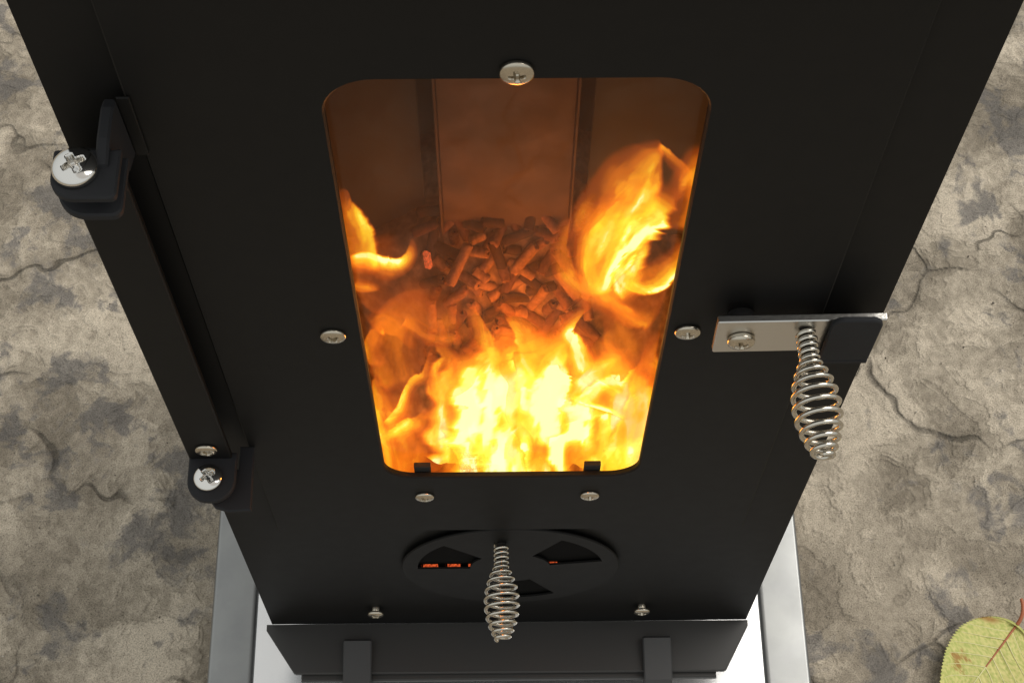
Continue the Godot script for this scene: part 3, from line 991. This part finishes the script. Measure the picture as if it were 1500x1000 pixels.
	tongue(main_flame, 0.96, 14, [[-9,262,-8,20.2],[-14,326,-13,19.4],[-18,362,-17,15.6],[-23,388,-21,11.1],[-26,405,-24,3.4]])
	tongue(main_flame, 1.10, 15, [[44,266,-8,22.1],[41,333,-13,22.4],[39,361,-17,18.6],[44,380,-21,11.8],[57,387,-24,4.1]])
	tongue(main_flame, 1.05, 16, [[7,326,-13,12.5],[7,364,-16,18.6],[10,386,-20,15.8],[16,404,-24,7.4],[26,420,-28,1.1]])
	tongue(main_flame, 0.80, 17, [[-13,356,-30,9.2],[-13,379,-32,7.1],[-15,398,-34,4.3],[-18,420,-36,0.8]])
	tongue(main_flame, 0.92, 18, [[15,371,-26,8.4],[9,393,-28,7.0],[5,408,-30,4.6],[-3,421,-32,1.1]])
	tongue(main_flame, 0.95, 45, [[30,376,-20,7.7],[25,396,-23,6.9],[20,409,-26,4.8],[25,422,-28,2.5],[33,428,-30,0.8]])
	tongue(main_flame, 0.90, 46, [[-27,356,-20,7.3],[-30,376,-22,6.5],[-28,395,-24,4.3],[-31,411,-26,1.1]])
	tongue(main_flame, 0.86, 32, [[-4,387,-15,5.8],[-7,408,-16,6.2],[-2,423,-17,5.5],[10,419,-18,4.2],[14,398,-19,1.4]])
	tongue(main_flame, 0.95, 33, [[37,392,-12,4.0],[28,409,-14,5.6],[18,412,-15,5.6],[11,401,-16,2.3]])
	tongue(main_flame, 0.98, 34, [[53,360,-10,1.8],[41,374,-11,3.5],[29,382,-12,4.7],[19,384,-13,3.5]])
	tongue(main_flame, 0.92, 35, [[-19,306,-8,3.2],[-22,330,-8,4.3],[-27,347,-9,3.7],[-30,360,-10,1.2]])
	tongue(main_flame, 0.92, 36, [[13,297,-8,4.5],[12,322,-8,5.7],[8,343,-9,4.9],[1,363,-10,1.5]])
	tongue(low_flame, 0.66, 19, [[-50,268,-8,13.4],[-51,327,-13,13.1],[-55,351,-16,9.7],[-56,375,-18,4.7],[-55,388,-20,1.2]])
	tongue(low_flame, 0.82, 20, [[-57,345,-12,2.4],[-48,359,-14,3.3],[-43,382,-16,2.6],[-35,391,-18,2.9],[-31,417,-20,0.8]])
	tongue(low_flame, 0.82, 21, [[-58,335,-8,4.3],[-49,344,-9,5.5],[-41,356,-10,4.5],[-35,370,-12,1.2]])
	tongue(low_flame, 0.42, 22, [[-45,365,-26,12.0],[-47,386,-32,12.3],[-43,403,-38,10.4],[-31,416,-42,2.8]])
	tongue(low_flame, 0.50, 23, [[-57,428,-20,4.4],[-52,430,-22,5.0],[-45,417,-24,3.9],[-40,395,-26,1.2]])
	tongue(low_flame, 0.50, 37, [[-55,403,-14,3.4],[-56,420,-15,3.9],[-52,433,-16,3.3],[-49,442,-17,0.8]])
	tongue(low_flame, 0.40, 38, [[-20,400,-38,8.7],[-32,402,-40,11.6],[-43,411,-42,8.6],[-55,404,-44,2.9]])
	tongue(side_flame, 0.70, 24, [[49,327,-7,5.6],[53,354,-10,7.2],[56,374,-14,5.9],[58,393,-18,4.6],[58,414,-20,1.1]])
	tongue(side_flame, 1.02, 25, [[29,357,-14,4.2],[38,374,-16,6.5],[49,373,-18,6.5],[55,387,-19,4.7],[58,402,-20,1.4]])
	tongue(side_flame, 0.46, 26, [[55,363,-26,10.3],[53,388,-30,10.5],[47,406,-34,9.8],[37,414,-38,2.3]])
	tongue(side_flame, 0.55, 27, [[59,385,-12,3.5],[58,403,-13,4.5],[54,413,-14,4.5],[58,439,-16,1.1]])
	var smoke := FogVolume.new()
	smoke.name = "smoke"
	smoke.size = Vector3(0.20, 0.36, 0.085)
	smoke.shape = RenderingServer.FOG_VOLUME_SHAPE_BOX
	var fm := FogMaterial.new()
	fm.density = 1.2
	fm.albedo = Color(0.9, 0.75, 0.6)
	smoke.material = fm
	tag(smoke, "thin warm smoke hanging behind the stove window", "smoke", "", "stuff")
	add_child(smoke)
	smoke.position = Vector3(0, 0.47, -0.053)
	var lamp := OmniLight3D.new()
	lamp.name = "flame_light"
	lamp.light_color = Color(1.0, 0.58, 0.22)
	lamp.light_energy = 0.014
	lamp.light_size = 0.03
	lamp.omni_range = 2.0
	lamp.omni_attenuation = 2.0
	lamp.shadow_enabled = true
	add_child(lamp)
	lamp.position = Vector3(0.004, 0.385, -0.026)

# ---------------------------------------------------------------- leaf
func build_leaf() -> void:
	var leaf := Node3D.new()
	leaf.name = "fallen_leaf"
	add_child(leaf)
	var base := Vector3(0.3275, 0.0030, -0.0235)
	leaf.position = base
	tag(leaf, "yellow green toothed leaf with red stalk lying on the concrete", "leaf")
	var along := Vector3(-0.665, 0, 0.747).normalized()
	var across := Vector3(along.z, 0, -along.x)      # to the right of the tip direction, seen from above
	var length := 0.083
	var wide := 0.0272
	var ln := noise(81, 60.0, 4)
	var half := func(t: float) -> float:
		return wide * pow(sin(PI * pow(t, 0.72)), 0.72) * (1.0 if t < 0.97 else 0.6)
	var height := func(t: float, u: float) -> float:
		var veins := absf(fmod(t * 9.0 - absf(u) * 1.9 + 20.0, 1.0) - 0.5)
		return 0.0006 + 0.006 * u * u * (0.4 + 0.6 * t) + 0.003 * sin(t * PI) - 0.0007 * smoothstep(0.12, 0.0, veins) * (1.0 - absf(u)) + 0.0010 * ln.get_noise_2d(t * 0.08, u * 0.03)
	var point := func(t: float, u: float) -> Vector3:
		var s: float = 1.0 + (0.065 * (fmod(t * 40.0, 1.0) - 0.5) if absf(u) > 0.97 else 0.0)
		return along * (t * length + (0.0016 * absf(u) if absf(u) > 0.97 else 0.0)) + across * (u * half.call(t) * s) + Vector3(0, height.call(t, u), 0)
	var st := begin()
	var nt := 204
	var nu := 36
	var pts := []
	var cols := []
	for i in nt + 1:
		var t := float(i) / nt
		var row := PackedVector3Array()
		var crow := []
		for j in nu + 1:
			var u := 2.0 * j / nu - 1.0
			row.append(point.call(t, u))
			var n := ln.get_noise_2d(t * 0.5 + 3.0, u * 0.25)
			var c := Color(0.50, 0.52, 0.16).lerp(Color(0.68, 0.61, 0.24), clampf(0.5 + n * 1.2 + u * 0.25, 0.0, 1.0))
			c = c.lerp(Color(0.36, 0.42, 0.10), clampf(-n * 2.2, 0.0, 0.5))
			# brown patches: along the base of one lobe and a spot further down
			var b1 := smoothstep(0.012, 0.0, absf(t - 0.10 - 0.10 * (absf(u) - 0.7)) * 0.16) * smoothstep(0.45, 0.80, -u) * (1.0 if u < 0.0 else 0.0) * smoothstep(0.34, 0.16, t)
			var d := Vector2((t - 0.55) * 3.6, (u + 0.62) * 1.6 + 0.2 * sin(t * 60.0))
			var b2 := smoothstep(0.34, 0.10, d.length() + ln.get_noise_2d(t * 1.2, u * 0.6) * 0.35)
			c = c.lerp(Color(0.34, 0.15, 0.035), clampf(b1 * 0.9 + b2 * 0.85, 0.0, 0.85))
			crow.append(c)
		pts.append(row)
		cols.append(crow)
	for i in nt:
		for j in nu:
			for q: Array in [[i, j], [i + 1, j + 1], [i, j + 1], [i, j], [i + 1, j], [i + 1, j + 1]]:
				st.set_color(cols[q[0]][q[1]])
				st.set_smooth_group(0)
				st.add_vertex(pts[q[0]][q[1]])
	st.index()
	st.generate_normals()
	var lm := mat(Color.WHITE, 0.55, 0.0, 0.35)
	lm.vertex_color_use_as_albedo = true
	lm.cull_mode = BaseMaterial3D.CULL_DISABLED
	lm.backlight_enabled = true
	lm.backlight = Color(0.25, 0.25, 0.1)
	part("leaf_blade", st.commit(), lm, leaf)
	# midrib, side veins
	var vein := mat(Color(0.72, 0.67, 0.34), 0.5)
	var red := mat(Color(0.40, 0.12, 0.05), 0.5)
	st = begin()
	var path := PackedVector3Array()
	var rad := []
	for i in 25:
		path.append(point.call(0.45 + 0.53 * i / 24.0, 0.0) + Vector3(0, 0.0001, 0)); rad.append(lerpf(0.00045, 0.00015, i / 24.0))
	tube(st, path, rad, 6)
	part("midrib", mesh_of(st), vein, leaf)
	st = begin()
	path = PackedVector3Array(); rad = []
	for i in 25:
		path.append(point.call(0.01 + 0.44 * i / 24.0, 0.0) + Vector3(0, 0.0002, 0)); rad.append(lerpf(0.0008, 0.00045, i / 24.0))
	tube(st, path, rad, 6)
	part("red_midrib", mesh_of(st), red, leaf)
	for s: float in [-1.0, 1.0]:
		for k in 8:
			st = begin()
			path = PackedVector3Array(); rad = []
			for i in 15:
				var u := 0.92 * i / 14.0
				path.append(point.call(clampf(0.06 + k * 0.098 + u * 0.19 + u * u * 0.03, 0.0, 0.985), s * u) + Vector3(0, 0.00005, 0)); rad.append(lerpf(0.00042, 0.00016, i / 14.0))
			tube(st, path, rad, 5)
			part("vein", mesh_of(st), vein, leaf)
	st = begin()
	path = PackedVector3Array(); rad = []
	for i in 21:
		var t := i / 20.0
		path.append(Vector3(0, 0.0022, 0) - along * (t * 0.0155) + Vector3(-0.0062 * t * t, 0.004 * sin(t * 2.0), -0.0042 * t * t)); rad.append(lerpf(0.0013, 0.0011, t))
	tube(st, path, rad, 8)
	part("stalk", mesh_of(st), red, leaf)

func build_grit() -> void:
	var rng := RandomNumberGenerator.new()
	rng.seed = 19
	var st := begin()
	for i in 130:
		var x := rng.randf_range(0.20, 0.42) * (1.0 if i % 2 else -1.0)
		var z := rng.randf_range(-0.55, 0.03)
		var r := rng.randf_range(0.0003, 0.0009) * (1.6 if i % 13 == 0 else 1.0)
		var tone := rng.randf()
		var c := Color(0.10, 0.085, 0.07).lerp(Color(0.55, 0.50, 0.42), tone)
		var p := Vector3(x, 0.0012, z)
		var v := []
		for k in 5: v.append(p + Vector3(cos(TAU * k / 5.0) * rng.randf_range(0.7, 1.5), rng.randf_range(-0.5, 0.2), sin(TAU * k / 5.0) * rng.randf_range(0.6, 1.1)) * r)
		var top := p + Vector3(rng.randf_range(-0.3, 0.3), rng.randf_range(0.5, 1.0), 0.1) * r
		st.set_color(c)
		for k in 5:
			tri(st, v[k], v[(k + 1) % 5], top, v[k] + v[(k + 1) % 5] - p * 2.0 + Vector3(0, r, 0))
			tri(st, v[k], v[(k + 1) % 5], p - Vector3(0, 0.0025, 0), v[k] - p - Vector3(0, r, 0))
	var gm := mat(Color.WHITE, 0.9, 0.0, 0.2)
	gm.vertex_color_use_as_albedo = true
	var g := part("grit", mesh_of(st), gm, self)
	tag(g, "loose sand grains and crumbs scattered on the concrete", "grit", "", "stuff")

func _ready() -> void:
	# camera, sky, sun, exposure
	var cam := Camera3D.new()
	cam.name = "camera"
	cam.keep_aspect = Camera3D.KEEP_HEIGHT
	cam.fov = 24.195
	cam.near = 0.01
	cam.far = 200.0
	add_child(cam)
	cam.transform = Transform3D(Basis(Vector3(0.99991, 0.00571, 0.01250), Vector3(0.00849, 0.45830, -0.88876), Vector3(-0.01081, 0.88878, 0.45820)), Vector3(-0.0072, 0.997, 0.28))
	cam.current = true
	var sky_mat := ProceduralSkyMaterial.new()
	sky_mat.sky_top_color = Color(0.945, 0.955, 0.95)
	sky_mat.sky_horizon_color = Color(0.80, 0.82, 0.82)
	sky_mat.sky_curve = 0.25
	sky_mat.ground_horizon_color = Color(0.45, 0.43, 0.40)
	sky_mat.ground_bottom_color = Color(0.35, 0.33, 0.30)
	sky_mat.sky_energy_multiplier = 0.9
	var sky := Sky.new()
	sky.sky_material = sky_mat
	var env := Environment.new()
	env.background_mode = Environment.BG_SKY
	env.sky = sky
	env.tonemap_mode = Environment.TONE_MAPPER_LINEAR
	env.tonemap_exposure = 1.0
	env.volumetric_fog_enabled = true
	env.volumetric_fog_density = 0.0
	env.sdfgi_enabled = true
	env.ssao_enabled = true
	env.ssil_enabled = true
	var we := WorldEnvironment.new()
	we.name = "environment"
	we.environment = env
	add_child(we)
	var sun := DirectionalLight3D.new()
	sun.name = "sun"
	sun.light_energy = 0.55
	sun.light_color = Color(1.0, 0.985, 0.96)
	sun.light_angular_distance = 40.0
	sun.shadow_enabled = true
	add_child(sun)
	sun.look_at_from_position(Vector3(1.4, 2.2, -0.75), Vector3.ZERO)
	materials()
	screw_mesh = make_screw_mesh()
	spring_mesh = make_spring_mesh()
	build_ground()
	build_tray()
	build_stove()
	build_fire()
	build_leaf()
	build_grit()
